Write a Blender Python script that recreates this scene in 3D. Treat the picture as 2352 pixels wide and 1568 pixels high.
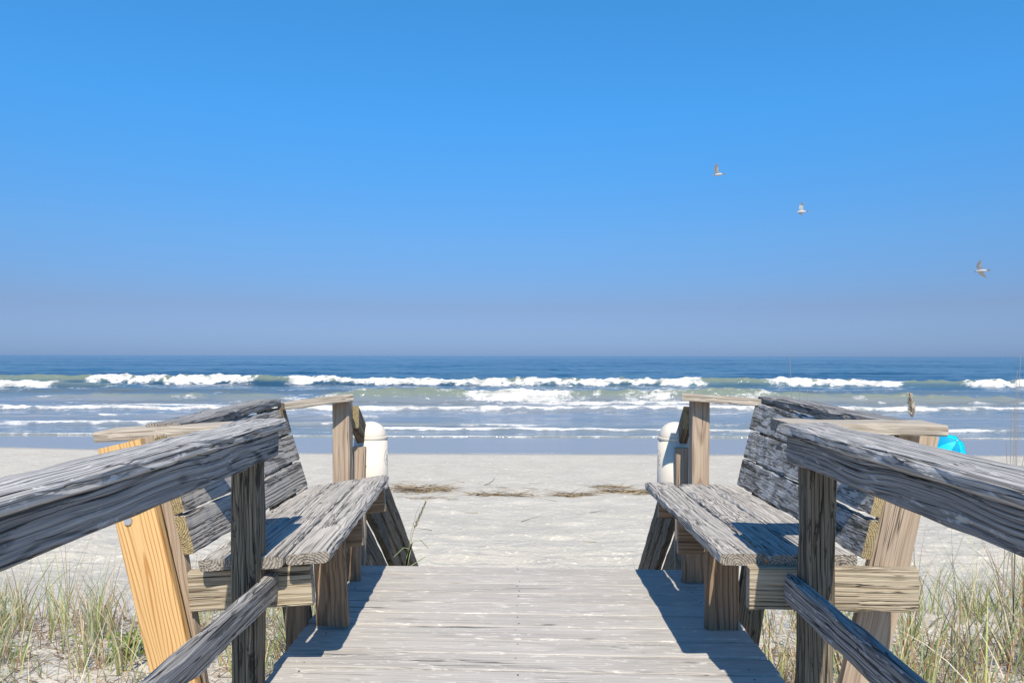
import bpy, math, random
import numpy as np
from mathutils import Vector, Matrix
R = math.radians
random.seed(7); rng = np.random.default_rng(11)
sc = bpy.context.scene
for o in list(bpy.data.objects): bpy.data.objects.remove(o)
C = sc.collection

# ------------------------------------------------------------------ camera
cam = bpy.data.cameras.new('camera'); camo = bpy.data.objects.new('camera', cam); C.objects.link(camo)
cam.sensor_width = 36.0; cam.lens = 26.02; cam.clip_start = 0.02; cam.clip_end = 60000
cam.shift_y = 33.0/2352
camo.matrix_world = (Matrix.Translation((0, 0, 1.15)) @ Matrix.Rotation(math.atan(24/1700), 4, 'Z')
                     @ Matrix.Rotation(R(90), 4, 'X') @ Matrix.Rotation(R(0.10), 4, 'Z'))
sc.camera = camo
sc.render.resolution_x = 1024; sc.render.resolution_y = 682

# ------------------------------------------------------------------ sky and sun
LD = Vector((-0.105, 0.80, -1.0)).normalized()          # direction the sunlight travels
SUNV = -LD
ELEV = math.asin(SUNV.z); AZ = math.atan2(SUNV.x, SUNV.y)
world = bpy.data.worlds.new('World'); sc.world = world; world.use_nodes = True
wn = world.node_tree; wn.nodes.clear()
sky = wn.nodes.new('ShaderNodeTexSky'); sky.sky_type = 'NISHITA'; sky.sun_disc = False
sky.sun_elevation = ELEV; sky.sun_rotation = AZ
sky.altitude = 0; sky.air_density = 1.0; sky.dust_density = 0.35; sky.ozone_density = 2.5
wbg = wn.nodes.new('ShaderNodeBackground'); wout = wn.nodes.new('ShaderNodeOutputWorld')
wbg.inputs['Strength'].default_value = 0.12
wtc = wn.nodes.new('ShaderNodeTexCoord'); wsp = wn.nodes.new('ShaderNodeSeparateXYZ'); wn.links.new(wtc.outputs['Generated'], wsp.inputs[0])
wrp = wn.nodes.new('ShaderNodeValToRGB'); cr_ = wrp.color_ramp          # tints the sky model by height; stops above view chosen for darker, bluer shadows
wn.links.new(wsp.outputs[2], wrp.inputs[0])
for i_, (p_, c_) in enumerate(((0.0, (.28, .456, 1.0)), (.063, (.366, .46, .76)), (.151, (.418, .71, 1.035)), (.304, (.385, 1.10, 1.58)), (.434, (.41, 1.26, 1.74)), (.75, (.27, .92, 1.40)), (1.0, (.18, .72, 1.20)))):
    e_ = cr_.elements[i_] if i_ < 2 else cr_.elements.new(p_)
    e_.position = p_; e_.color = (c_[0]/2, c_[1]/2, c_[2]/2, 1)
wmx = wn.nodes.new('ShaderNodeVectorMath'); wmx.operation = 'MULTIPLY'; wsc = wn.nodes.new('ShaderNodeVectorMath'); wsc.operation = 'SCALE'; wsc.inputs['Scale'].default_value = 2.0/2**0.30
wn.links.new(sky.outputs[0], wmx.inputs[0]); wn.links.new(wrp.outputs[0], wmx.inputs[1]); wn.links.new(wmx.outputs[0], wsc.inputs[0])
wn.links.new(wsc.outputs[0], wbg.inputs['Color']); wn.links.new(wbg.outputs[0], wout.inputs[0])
sun = bpy.data.lights.new('sun', 'SUN'); suno = bpy.data.objects.new('sun', sun); C.objects.link(suno)
sun.energy = 5.0; sun.angle = R(0.5); sun.color = (1.0, 0.91, 0.78)
suno.rotation_euler = LD.to_track_quat('-Z', 'Y').to_euler(); suno.location = (4, -12, 16)
vs = sc.view_settings; vs.view_transform = 'Standard'; vs.look = 'None'; vs.exposure = 0.30; vs.gamma = 1.0; vs.use_curve_mapping = False

# ------------------------------------------------------------------ node helper
class NT:
    def __init__(s, name):
        s.m = bpy.data.materials.new(name); s.m.use_nodes = True
        s.t = s.m.node_tree; s.t.nodes.clear()
        s.out = s.t.nodes.new('ShaderNodeOutputMaterial')
    def put(s, sock, v):
        if v is None: return
        if isinstance(v, bpy.types.NodeSocket): s.t.links.new(v, sock)
        else: sock.default_value = v
    def math(s, op, a, b=None, c=None, clamp=False):
        n = s.t.nodes.new('ShaderNodeMath'); n.operation = op; n.use_clamp = clamp
        for i, v in enumerate((a, b, c)):
            if v is not None: s.put(n.inputs[i], v)
        return n.outputs[0]
    def vmath(s, op, a, b=None):
        n = s.t.nodes.new('ShaderNodeVectorMath'); n.operation = op
        s.put(n.inputs[0], a); s.put(n.inputs[1], b); return n.outputs[0]
    def attr(s, name):
        n = s.t.nodes.new('ShaderNodeAttribute'); n.attribute_name = name; return n
    def sep(s, v):
        n = s.t.nodes.new('ShaderNodeSeparateXYZ'); s.put(n.inputs[0], v); return n.outputs
    def comb(s, x, y, z):
        n = s.t.nodes.new('ShaderNodeCombineXYZ')
        for i, v in enumerate((x, y, z)): s.put(n.inputs[i], v)
        return n.outputs[0]
    def noise(s, vec, scale=1.0, detail=2.0, rough=0.5, dist=0.0):
        n = s.t.nodes.new('ShaderNodeTexNoise'); s.put(n.inputs['Vector'], vec)
        n.inputs['Scale'].default_value = scale; n.inputs['Detail'].default_value = detail
        n.inputs['Roughness'].default_value = rough; n.inputs['Distortion'].default_value = dist
        return n.outputs
    def voro(s, vec, scale=1.0, feature='F1'):
        n = s.t.nodes.new('ShaderNodeTexVoronoi'); n.feature = feature; s.put(n.inputs['Vector'], vec)
        n.inputs['Scale'].default_value = scale; return n.outputs
    def ramp(s, f, a, b, lo=0.0, hi=1.0, smooth=True):
        n = s.t.nodes.new('ShaderNodeMapRange'); n.interpolation_type = 'SMOOTHSTEP' if smooth else 'LINEAR'
        s.put(n.inputs[0], f); n.inputs[1].default_value = a; n.inputs[2].default_value = b
        n.inputs[3].default_value = lo; n.inputs[4].default_value = hi; return n.outputs[0]
    def mix(s, f, a, b, mode='MIX'):
        n = s.t.nodes.new('ShaderNodeMix'); n.data_type = 'RGBA'; n.blend_type = mode
        s.put(n.inputs[0], f); s.put(n.inputs[6], a if not isinstance(a, tuple) else (*a[:3], 1)); s.put(n.inputs[7], b if not isinstance(b, tuple) else (*b[:3], 1))
        return n.outputs[2]
    def bump(s, h, strength=0.3, dist=0.01, normal=None):
        n = s.t.nodes.new('ShaderNodeBump'); s.put(n.inputs['Height'], h)
        n.inputs['Strength'].default_value = strength; n.inputs['Distance'].default_value = dist
        if normal is not None: s.put(n.inputs['Normal'], normal)
        return n.outputs[0]
    def pbsdf(s, color, rough=0.8, normal=None, spec=0.3, **kw):
        n = s.t.nodes.new('ShaderNodeBsdfPrincipled')
        s.put(n.inputs['Base Color'], color if not isinstance(color, tuple) else (*color[:3], 1))
        s.put(n.inputs['Roughness'], rough); s.put(n.inputs['Specular IOR Level'], spec)
        if normal is not None: s.put(n.inputs['Normal'], normal)
        for k, v in kw.items(): s.put(n.inputs[k.replace('_', ' ')], v)
        return n.outputs[0]
    def done(s, sh):
        s.t.links.new(sh, s.out.inputs[0]); return s.m

def wood(name, light, dark, patch=(0.5, 0.5, 0.5), patch_amt=0.0, crack=0.5, spacing=0.011, ringc=0.45, stain=(0.04, 0.035, 0.03), stain_amt=0.0,
         rough=0.85, bumps=0.5, knots=0.6, streakc=0.45, warp=0.06):
    t = NT(name); L, V, W = t.sep(t.attr('gc').outputs['Vector'])
    def vec(l, v): return t.comb(t.math('MULTIPLY', L, l), t.math('MULTIPLY', V, v), t.math('MULTIPLY', W, v))
    lo = t.noise(vec(1.1, 5.0), 1.0, 2.0)
    lr, lg, lb = t.sep(lo[1])
    # sparse knots
    kv = t.voro(vec(1.9, 5.5), 1.0)
    kd = kv['Distance']
    kn = t.ramp(kd, 0.10, 0.02)
    kw = t.ramp(kd, 0.45, 0.0, 0.0, 0.022)
    v2 = t.math('ADD', V, t.math('MULTIPLY', t.math('SUBTRACT', lr, 0.5), warp))
    w2 = t.math('ADD', W, t.math('MULTIPLY', t.math('SUBTRACT', lg, 0.5), warp))
    v3 = t.math('ADD', V, t.math('ADD', t.math('MULTIPLY', t.math('SUBTRACT', lr, 0.5), 0.022), t.math('MULTIPLY', kw, 0.5)))
    w3 = t.math('ADD', W, t.math('MULTIPLY', t.math('SUBTRACT', lg, 0.5), 0.022))
    r = t.math('SQRT', t.math('ADD', t.math('MULTIPLY', v2, v2), t.math('MULTIPLY', w2, w2)))
    r = t.math('ADD', r, t.math('MULTIPLY', kw, knots))
    ring = t.math('ADD', t.math('MULTIPLY', t.math('SINE', t.math('MULTIPLY', r, 2*math.pi/spacing)), 0.5), 0.5)
    ring = t.ramp(ring, 0.0, 0.42)
    fine = t.noise(vec(4.0, 260.0), 1.0, 2.0, 0.6)[0]
    strk = t.noise(t.comb(t.math('MULTIPLY', L, 0.8), t.math('MULTIPLY', v3, 120.0), t.math('MULTIPLY', w3, 120.0)), 1.0, 3.0, 0.6)[0]
    strk = t.ramp(strk, 0.36, 0.62)
    tone = t.math('ADD', t.math('MULTIPLY', ring, ringc), t.math('MULTIPLY', strk, streakc))
    tone = t.math('ADD', tone, t.math('MULTIPLY', t.math('SUBTRACT', fine, 0.5), 0.9), clamp=True)
    col = t.mix(tone, dark, light)
    big = t.noise(vec(1.3, 3.0), 1.0, 2.0)[0]
    col = t.mix(t.ramp(big, 0.3, 0.7, 0.0, 0.30), col, tuple(x*0.55 for x in light))
    if patch_amt > 0:
        pn = t.noise(vec(11.0, 42.0), 1.0, 5.0, 0.72, 0.5)[0]
        col = t.mix(t.ramp(pn, 0.66-0.2*patch_amt, 0.72-0.2*patch_amt, 0.0, 0.75), col, patch)
    if stain_amt > 0:
        sn = t.noise(vec(4.5, 24.0), 1.3, 5.0, 0.7, 0.5)[0]
        col = t.mix(t.ramp(sn, 0.68-0.22*stain_amt, 0.76-0.22*stain_amt, 0.0, 0.85), col, stain)
    cn = t.noise(t.comb(t.math('MULTIPLY', L, 0.55), t.math('MULTIPLY', v3, 62.0), t.math('MULTIPLY', w3, 62.0)), 1.0, 2.0, 0.5)[0]
    ck = t.ramp(t.math('ABSOLUTE', t.math('SUBTRACT', cn, 0.5)), 0.004, 0.022, 1.0, 0.0)
    gate = t.ramp(t.noise(vec(2.0, 16.0), 1.0, 2.0)[0], 0.62-0.22*crack, 0.70-0.22*crack)
    ck = t.math('MULTIPLY', ck, gate)
    col = t.mix(t.math('MULTIPLY', ck, 0.88), col, tuple(x*0.12 for x in dark))
    col = t.mix(t.math('MULTIPLY', kn, 0.75 if knots > 0 else 0.0), col, tuple(x*0.35 for x in dark))
    rnd = t.t.nodes.new('ShaderNodeObjectInfo').outputs['Random']
    col = t.mix(t.ramp(rnd, 0.0, 1.0, 0.0, 0.22, False), col, t.mix(1.0, col, (0.62, 0.60, 0.58), 'MULTIPLY'))
    h = t.math('SUBTRACT', t.math('MULTIPLY', tone, 0.5), ck)
    nrm = t.bump(h, bumps, 0.006)
    return t.done(t.pbsdf(col, rough, nrm, 0.25))

M = {}
M['deck']   = wood('deck_wood', (0.53, 0.50, 0.455), (0.365, 0.34, 0.305), patch=(0.66, 0.62, 0.56), patch_amt=0.45, crack=0.2, bumps=0.45, ringc=0.35, stain=(0.20, 0.175, 0.14), stain_amt=0.05)
M['gray']   = wood('weathered_shaded_rail_wood', (0.41, 0.395, 0.375), (0.06, 0.057, 0.055), patch=(0.54, 0.52, 0.50), patch_amt=0.3, crack=1.2, stain=(0.04, 0.038, 0.037), stain_amt=0.3, bumps=0.9)  # weathered grey, darkened further to paint shade on the rail face below the cap
M['cap']    = wood('sunlit_cap_wood', (0.58, 0.555, 0.52), (0.13, 0.125, 0.12), patch=(0.66, 0.64, 0.61), patch_amt=0.4, crack=1.25, stain=(0.06, 0.057, 0.055), stain_amt=0.3, bumps=0.9)  # lighter colour paints sunlight on the cap so it parts from the rail face
M['seat']   = wood('weathered_seat_wood', (0.60, 0.565, 0.515), (0.20, 0.188, 0.172), patch=(0.58, 0.555, 0.51), patch_amt=0.3, crack=1.2, bumps=0.9)
M['back']   = wood('weathered_back_wood', (0.46, 0.43, 0.39), (0.09, 0.083, 0.074), patch=(0.50, 0.48, 0.45), patch_amt=0.2, crack=1.1, bumps=0.9, ringc=0.7, spacing=0.014)
M['lichen'] = wood('lichened_back_wood', (0.42, 0.40, 0.37), (0.12, 0.11, 0.092), patch=(0.56, 0.56, 0.55), patch_amt=0.95, crack=0.8, stain=(0.055, 0.05, 0.038), stain_amt=0.75, bumps=0.8)
M['tan']    = wood('tan_post_wood', (0.50, 0.40, 0.30), (0.27, 0.195, 0.135), crack=0.4, bumps=0.5)
M['pale']   = wood('pale_rail_wood', (0.53, 0.47, 0.385), (0.28, 0.225, 0.165), crack=0.5, patch=(0.60, 0.545, 0.46), patch_amt=0.3, bumps=0.6)
M['cream']  = wood('cream_beam_wood', (0.53, 0.455, 0.335), (0.24, 0.185, 0.115), crack=1.0, bumps=1.0)
M['yellow'] = wood('new_pine_wood', (0.68, 0.445, 0.20), (0.43, 0.20, 0.055), stain=(0.33, 0.17, 0.06), stain_amt=0.12, crack=0.0, spacing=0.0115, ringc=0.80, streakc=0.25, bumps=0.15, knots=0.0, warp=0.15)
M['dark']   = wood('dark_post_wood', (0.27, 0.225, 0.16), (0.045, 0.035, 0.023), crack=0.9, stain=(0.02, 0.016, 0.012), stain_amt=0.6, bumps=0.8)
M['brown']  = wood('brown_leg_wood', (0.33, 0.235, 0.155), (0.12, 0.076, 0.045), crack=0.4, spacing=0.016, ringc=0.6, bumps=0.6)
M['endg']   = wood('grey_end_grain', (0.42, 0.375, 0.315), (0.11, 0.088, 0.066), crack=0.8, spacing=0.009, ringc=0.6, bumps=0.9)
M['endy']   = wood('olive_end_grain', (0.42, 0.335, 0.185), (0.16, 0.118, 0.05), crack=0.5, spacing=0.008, ringc=0.7, bumps=0.8)

def simple(name, col, rough=0.6, spec=0.3, **kw):
    t = NT(name); geo = t.t.nodes.new('ShaderNodeTexCoord').outputs['Object']
    n = t.noise(geo, 25.0, 4.0)[0]
    c = t.mix(t.ramp(n, 0.3, 0.7, 0.0, 0.35), col, tuple(x*0.7 for x in col))
    return t.done(t.pbsdf(c, rough, t.bump(n, 0.15, 0.005), spec, **kw))

# ------------------------------------------------------------------ object helpers
def tag(o, label=None, cat=None, group=None, kind=None):
    if label: o['label'] = label
    if cat: o['category'] = cat
    if group: o['group'] = group
    if kind: o['kind'] = kind
    return o
def empty(name, loc, label, cat, group=None):
    o = bpy.data.objects.new(name, None); C.objects.link(o); o.location = loc; o.empty_display_size = 0.2
    return tag(o, label, cat, group)
def mesh_obj(name, verts, faces, mats, parent=None, midx=None, smooth=False, attrs=None):
    off = Vector(parent.location) if parent else Vector((0, 0, 0))
    p = parent
    while p is not None and p.parent is not None:
        p = p.parent; off += Vector(p.location)
    me = bpy.data.meshes.new(name)
    me.from_pydata([tuple(Vector(v) - off) for v in verts], [], faces)
    for m in (mats if isinstance(mats, (list, tuple)) else [mats]): me.materials.append(m)
    if midx is not None: me.polygons.foreach_set('material_index', midx)
    if smooth: me.polygons.foreach_set('use_smooth', [True]*len(faces))
    if attrs:
        for k, a in attrs.items():
            at = me.attributes.new(k, 'FLOAT_VECTOR', 'POINT'); at.data.foreach_set('vector', np.asarray(a, dtype=np.float32).ravel())
    me.update()
    o = bpy.data.objects.new(name, me); C.objects.link(o)
    if parent: o.parent = parent
    return o

def board(name, p0, p1, side, w, th, mat, parent=None, end=None, side1=None, wear=0.0015, cham=0.005, seg=None, cut0=0.0, cut1=0.0, gnarl=0.0, label=None, pith=None):
    """a sawn board: p0->p1 is the centre line, 'side' the width direction; side1 lets it twist; cut0/cut1 slant the ends across the width"""
    p0, p1 = Vector(p0), Vector(p1); ax = (p1-p0); Ln = ax.length; ax = ax/Ln
    s0 = Vector(side); s1 = Vector(side1) if side1 is not None else s0
    seg = seg or max(2, min(26, int(Ln/0.07)))
    hw, ht, c = w/2, th/2, min(cham, th*0.3)
    prof = [(-hw+c, -ht), (hw-c, -ht), (hw, -ht+c), (hw, ht-c), (hw-c, ht), (-hw+c, ht), (-hw, ht-c), (-hw, -ht+c)]
    so = random.uniform(0, 40); vo = random.uniform(-0.05, 0.05); wo = random.choice((-1, 1))*random.uniform(0.02, 0.09)
    if pith: vo, wo = pith
    ph = [random.uniform(0, 6.28) for _ in range(4)]; jit = [[random.gauss(0, wear) for _ in range(16)] for _ in range(seg+1)]
    vs_, gc = [], []
    for i in range(seg+1):
        f = i/seg
        s = s0.lerp(s1, f); s = (s - ax*s.dot(ax)).normalized(); n = ax.cross(s).normalized()
        if n.z < 0 and abs(n.z) > 0.3: pass
        bow = gnarl*(math.sin(f*5+ph[0]) + 0.5*math.sin(f*11+ph[1]))
        bow2 = gnarl*(math.sin(f*6+ph[2]) + 0.5*math.sin(f*13+ph[3]))
        for k, (a, b) in enumerate(prof):
            jw = jit[i][2*k]; jt = jit[i][2*k+1]
            fe = 0.0
            if i == 0: fe = cut0*a/hw
            elif i == seg: fe = cut1*a/hw
            aa, bb = a + jw + bow, b + jt*0.6 + bow2
            vs_.append(p0 + ax*(Ln*f + fe) + s*aa + n*bb)
            gc.append((Ln*f + fe + so, aa + vo, bb + wo))
    fs, mi = [], []
    for i in range(seg):
        for k in range(8):
            a = i*8+k; b = i*8+(k+1) % 8
            fs.append((a, b, b+8, a+8)); mi.append(0)
    nb = len(vs_)
    for base in (0, seg*8):                       # separate cap vertices for the sawn ends
        cap = list(range(len(vs_), len(vs_)+8))
        for k in range(8): vs_.append(vs_[base+k]); gc.append(gc[base+k])
        fs.append(tuple(cap[::-1]) if base == 0 else tuple(cap)); mi.append(1)
    o = mesh_obj(name, vs_, fs, [mat, end or M['endg']], parent, mi, attrs={'gc': gc})
    if label: o['label'] = label
    return o

# ------------------------------------------------------------------ 2-D value noise for terrain and sea
def vnoise(x, y, seed=0):
    xi = np.floor(x).astype(np.int64); yi = np.floor(y).astype(np.int64); xf = x-xi; yf = y-yi
    def h(a, b):
        n = (a*374761393 + b*668265263 + seed*982451653) & 0x7fffffff
        n = ((n ^ (n >> 13))*1274126177) & 0x7fffffff
        return ((n ^ (n >> 16)) & 0xffff)/65535.0
    u = xf*xf*(3-2*xf); v = yf*yf*(3-2*yf)
    return (h(xi, yi)*(1-u)+h(xi+1, yi)*u)*(1-v) + (h(xi, yi+1)*(1-u)+h(xi+1, yi+1)*u)*v
def fbm(x, y, oct=4, seed=0, gain=0.5):
    s = 0; a = 1; t = 0
    for i in range(oct):
        s = s + a*vnoise(x*2**i, y*2**i, seed+i); t += a; a *= gain
    return s/t
def sstep(a, b, x):
    t = np.clip((x-a)/(b-a), 0, 1); return t*t*(3-2*t)
def grid_obj(name, X, Y, Z, mat, attrs=None, kind='structure'):
    nr, nc = X.shape
    co = np.stack([X, Y, Z], -1).reshape(-1, 3).astype(np.float32)
    i = np.arange(nr*nc).reshape(nr, nc)
    q = np.stack([i[:-1, :-1], i[:-1, 1:], i[1:, 1:], i[1:, :-1]], -1).reshape(-1, 4)
    me = bpy.data.meshes.new(name); me.vertices.add(len(co)); me.vertices.foreach_set('co', co.ravel())
    me.loops.add(q.size); me.loops.foreach_set('vertex_index', q.ravel().astype(np.int32))
    me.polygons.add(len(q)); me.polygons.foreach_set('loop_start', np.arange(0, q.size, 4, dtype=np.int32))
    me.polygons.foreach_set('loop_total', np.full(len(q), 4, dtype=np.int32))
    me.polygons.foreach_set('use_smooth', np.ones(len(q), dtype=bool))
    me.materials.append(mat); me.update(calc_edges=True)
    if attrs:
        for k, a in attrs.items():
            at = me.attributes.new(k, 'FLOAT', 'POINT'); at.data.foreach_set('value', a.reshape(-1).astype(np.float32))
    o = bpy.data.objects.new(name, me); C.objects.link(o); o['kind'] = kind
    return o

# ================================================================== THE SETTING
SEA = -3.0
PY = np.array([-400, -8, 1.5, 3.2, 4.6, 6.2, 8.0, 9.5, 12, 18, 24, 29.0, 33, 37.5, 48, 60])
PZ = np.array([-.5, -.5, -.60, -.68, -.86, -1.18, -1.52, -1.70, -1.86, -2.22, -2.5, -2.735, -2.87, -3.0, -3.5, -4.2])
def ground_z(X, Y):
    X = np.asarray(X, float); Y = np.asarray(Y, float)
    z = np.interp(Y, PY, PZ)
    near = 1-sstep(6, 10, Y)
    z = z + near*(0.16*(fbm(X*0.6+3, Y*0.6, 3, 5)-0.5))
    z = z + 0.10*near*sstep(1.4, 3.5, np.abs(X))
    mid = sstep(8, 10, Y)*(1-sstep(24, 28, Y))
    lump = fbm(X*1.7, Y*1.7, 3, 21)
    z = z + mid*0.05*(lump-0.5)
    foot = sstep(0.62, 0.80, vnoise(X*2.1, Y*2.1, 31))
    z = z + mid*foot*0.035*(1-0.5*sstep(17, 20, Y)) + near*0.03*(fbm(X*4, Y*4, 2, 8)-0.5)
    for yt, dp in ((10.15, .03), (10.45, -.03), (10.75, .035), (11.05, -.03), (11.5, .03), (12.2, -.02), (12.6, .02)):
        z = z + dp*np.exp(-((Y-yt-0.004*X-0.05*(vnoise(X*0.8, X*0+yt, 3)-.5))/0.10)**2)*(0.6+0.6*vnoise(X*3, Y*0+yt, 4))
    return z
rows = np.concatenate([[-400, -60, -12, -5], np.arange(-2, 8, 0.08), np.arange(8, 14, 0.05), np.arange(14, 20, 0.09), np.arange(20, 48, 0.2)])
tt = np.linspace(-1.25, 1.25, 420)
Yg = np.repeat(rows[:, None], len(tt), 1); Xg = tt[None, :]*(np.maximum(Yg, 0)*0.95 + 6.5) + np.sign(tt)[None, :]*np.maximum(0, np.abs(tt)-1.18)[None, :]*4000
Zg = ground_z(Xg, Yg)
wet_line = 29.3 + 0.35*(fbm(Xg*0.12, Xg*0, 2, 9)-0.5) + 2.2*sstep(8, 26, -Xg)
wet = sstep(-0.5, 0.6, Yg-wet_line)
t = NT('beach_sand'); pos = t.t.nodes.new('ShaderNodeNewGeometry').outputs['Position']
wa = t.attr('wet').outputs['Fac']; dr = t.attr('dry').outputs['Fac']
n1 = t.noise(pos, 0.9, 4.0, 0.6)[0]; n2 = t.noise(pos, 9.0, 4.0, 0.65)[0]; n3 = t.noise(pos, 160.0, 2.0)[0]
c = t.mix(t.ramp(n1, 0.3, 0.7), (0.465, 0.43, 0.36), (0.525, 0.485, 0.405))
n4 = t.noise(pos, 3.2, 3.0, 0.6)[0]
c = t.mix(t.math('MULTIPLY', t.ramp(n2, 0.55, 0.62, 0.0, 0.9), t.ramp(n4, 0.45, 0.60)), c, (0.74, 0.68, 0.55))  # bright blobs paint the sun-facing slopes of small mounds into the colour
c = t.mix(dr, c, (0.66, 0.605, 0.51))
c = t.mix(t.ramp(n3, 0.35, 0.65, 0.0, 0.18), c, (0.34, 0.31, 0.265))
c = t.mix(wa, c, (0.27, 0.25, 0.22))
hb = t.math('ADD', t.math('ADD', t.math('MULTIPLY', n2, 1.0), t.math('MULTIPLY', n3, 0.12)), t.math('MULTIPLY', n4, 1.6))
hb = t.math('MULTIPLY', hb, t.math('SUBTRACT', 1.0, wa))
rough = t.math('SUBTRACT', 0.95, t.math('MULTIPLY', wa, 0.87))
M['sand'] = t.done(t.pbsdf(c, rough, t.bump(hb, 0.7, 0.06), 0.5))
dry = (1-sstep(6.5, 9.5, Yg))*0.8 + np.exp(-((Yg-16.3-0.3*fbm(Xg*0.5, Xg*0, 2, 2))/0.35)**2)*0.5*sstep(0.35, 0.6, fbm(Xg*1.1, Yg*2, 2, 77))
beach = grid_obj('beach', Xg, Yg, Zg, M['sand'], {'wet': wet, 'dry': np.clip(dry, 0, 1)})

# ---- sea: one sheet from the swash to the horizon
rows = np.concatenate([np.arange(35.0, 36.5, 0.25), np.arange(36.5, 46, 0.09), np.arange(46, 62, 0.13), np.arange(62, 72, 0.08), np.arange(72, 94, 0.25), np.arange(94, 110, 0.11), np.arange(110, 150, 0.4)])
far = [150.0]
while far[-1] < 40000: far.append(far[-1]*1.006 if far[-1] < 1100 else far[-1]*1.12)
rows = np.concatenate([rows, far])
tt = np.linspace(-1.0, 1.0, 620)
Ys = np.repeat(rows[:, None], len(tt), 1); Xs = tt[None, :]*(Ys*0.86+4)
amp = np.clip(1-Ys/2500, 0, 1)
Zs = SEA + 0.16*sstep(40, 60, Ys)*amp*(fbm(Xs*0.22, Ys*0.55, 4, 3)-0.5)*2 + 1.3*sstep(105, 150, Ys)*amp*(fbm(Xs*0.028, Ys*0.10, 4, 13, 0.62)-0.5)
foam = np.zeros_like(Zs); crest = np.zeros_like(Zs)
def band(lo, hi, x, soft): return sstep(lo-soft, lo+soft, x)*(1-sstep(hi-soft, hi+soft, x))
def wave(Y0, H, wf, wb, ivals, seed, slant=0.0, wig=1.0, hint=None, ahead=2.0, behind=0.35, soft=1.5, trailw=1.0):
    """one swell row: steep towards the shore, long behind; foam only where it breaks (ivals in metres along the shore)"""
    r0, r1 = np.searchsorted(rows, (Y0-18, Y0+24)); sl = slice(r0, r1)
    X_, Y_ = Xs[sl], Ys[sl]; x1 = X_
    yc = Y0 + slant*x1 + wig*(fbm(x1*0.07, x1*0+seed, 3, seed)-0.5)*2 + 0.5*wig*(fbm(x1*0.45, x1*0, 3, seed+5)-.5)
    s = Y_-yc
    hh = H*(0.50+0.75*fbm(x1*0.06+seed, x1*0, 2, seed+9)+0.40*(fbm(x1*0.7, x1*0+2, 3, seed+11)-.5))
    if hint is not None:
        m0 = np.zeros_like(X_)
        for lo, hi, v in hint: m0 = np.maximum(m0, v*band(lo, hi, X_, 5.0))
        hh = hh*m0
    pr = np.where(s < 0, np.exp(-(s/wf)**2), np.exp(-(np.abs(s)/wb)**1.5))
    fm = np.zeros_like(X_)
    for lo, hi in ivals: fm = np.maximum(fm, band(lo, hi, X_ + 3.0*(fbm(Y_*0.6, X_*0+seed, 2, seed)-.5), soft))
    rag = fbm(X_*0.9, Y_*1.1, 4, seed+20, 0.62); thick = 0.45+1.1*fbm(x1*0.28, x1*0+9, 3, seed+23)
    ff = fm*sstep(-(ahead+0.7)*wf*thick, -(ahead-0.6)*wf*thick, s+(rag-.5)*wf*2.6)*(1-sstep(0.0, behind*wb*thick, s+(rag-.5)*wb*0.9))
    fuzz = fm*band(-0.2*wf, behind*2.2*wb*thick, s, 0.25*wb)*0.50
    trail = fm*band(-9*wf, 2.4*wb, s, wb*0.8)*sstep(0.46, 0.70, fbm(X_*0.4, Y_*1.0, 4, seed+30))*0.52*trailw
    Zs[sl] += hh*pr + ff*0.42*min(1, H)*(fbm(X_*1.5, Y_*1.5, 3, seed+40)-0.45)
    foam[sl] = np.maximum(foam[sl], np.maximum(np.maximum(ff, fuzz), trail)); crest[sl] = np.maximum(crest[sl], pr*np.clip(hh, 0, 1.2))
wave(103.5, 1.15, 1.1, 4.5, [(-61, -37.0), (-33, 25.0), (33.5, 52), (60, 80)], 51, slant=-0.03, wig=2.0, ahead=1.35, behind=.13)
wave(95.0, 0.8, 1.0, 4.0, [(-120, -60)], 57, hint=[(-120, -50, 1.0), (28, 60, .3)], wig=1.2, behind=.2)
wave(84, 0.45, 1.2, 4.0, [(20, 24)], 52, hint=[(-60, -15, 1.0), (-5, 60, .6)], wig=1.8)
wave(66.5, 1.05, 1.0, 3.4, [(-4.0, 5.0), (10.0, 14.5), (20, 22.5)], 53, hint=[(-18, 46, 1.0), (-46, -20, .55)], wig=1.0, ahead=1.7, behind=.08, soft=3.2)
wave(63.6, 0.22, 0.42, 0.9, [(0, 20)], 58, hint=[(-4, 26, 1.0)], wig=0.7, ahead=1.6, behind=.5, soft=3.0)
wave(61.2, 0.12, 0.5, 1.3, [(4, 18), (-40, -15)], 60, hint=[(2, 22, 1.0)], wig=0.7, ahead=1.4, behind=.4, soft=3.0)
wave(57.0, 0.34, 0.5, 1.3, [(-70, 70)], 54, slant=0.012, wig=1.0, ahead=1.05, behind=.32)
wave(49.5, 0.22, 0.5, 1.5, [(-31, -26.5), (-14, -10)], 55, hint=[(-50, -8, 1.0), (10, 50, .5)], wig=0.8, ahead=.9, behind=.25, trailw=.5)
wave(43.8, 0.18, 0.4, 1.0, [(-40, -22), (-13, -10), (-3.4, 1.0), (10, 12)], 56, slant=-0.01, hint=[(-45, 1.5, 1.0), (1.5, 40, .7)], wig=0.8, ahead=1.0, behind=.4)
wave(41.2, 0.13, 0.35, 0.9, [(-9, 25), (28, 50)], 59, hint=[(-12, 50, 1.0)], wig=0.9, ahead=.9, behind=.35, trailw=.6)
edge = 37.9 + 1.6*(fbm(Xs*0.10, Xs*0, 3, 61)-0.5) + 0.22*(fbm(Xs*0.8, Xs*0, 3, 62)-.5) + 0.6*sstep(6, 24, -Xs)
foam = np.maximum(foam, band(0.0, 0.36, Ys-edge, 0.12)*(0.62+0.5*fbm(Xs*0.5, Xs*0, 3, 66)))
Zs = np.where(Ys < edge-0.05, SEA-0.3, Zs + 0.03*np.exp(-((Ys-edge-.15)/.2)**2))     # past the swash edge the sheet dips under the sand
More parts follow.
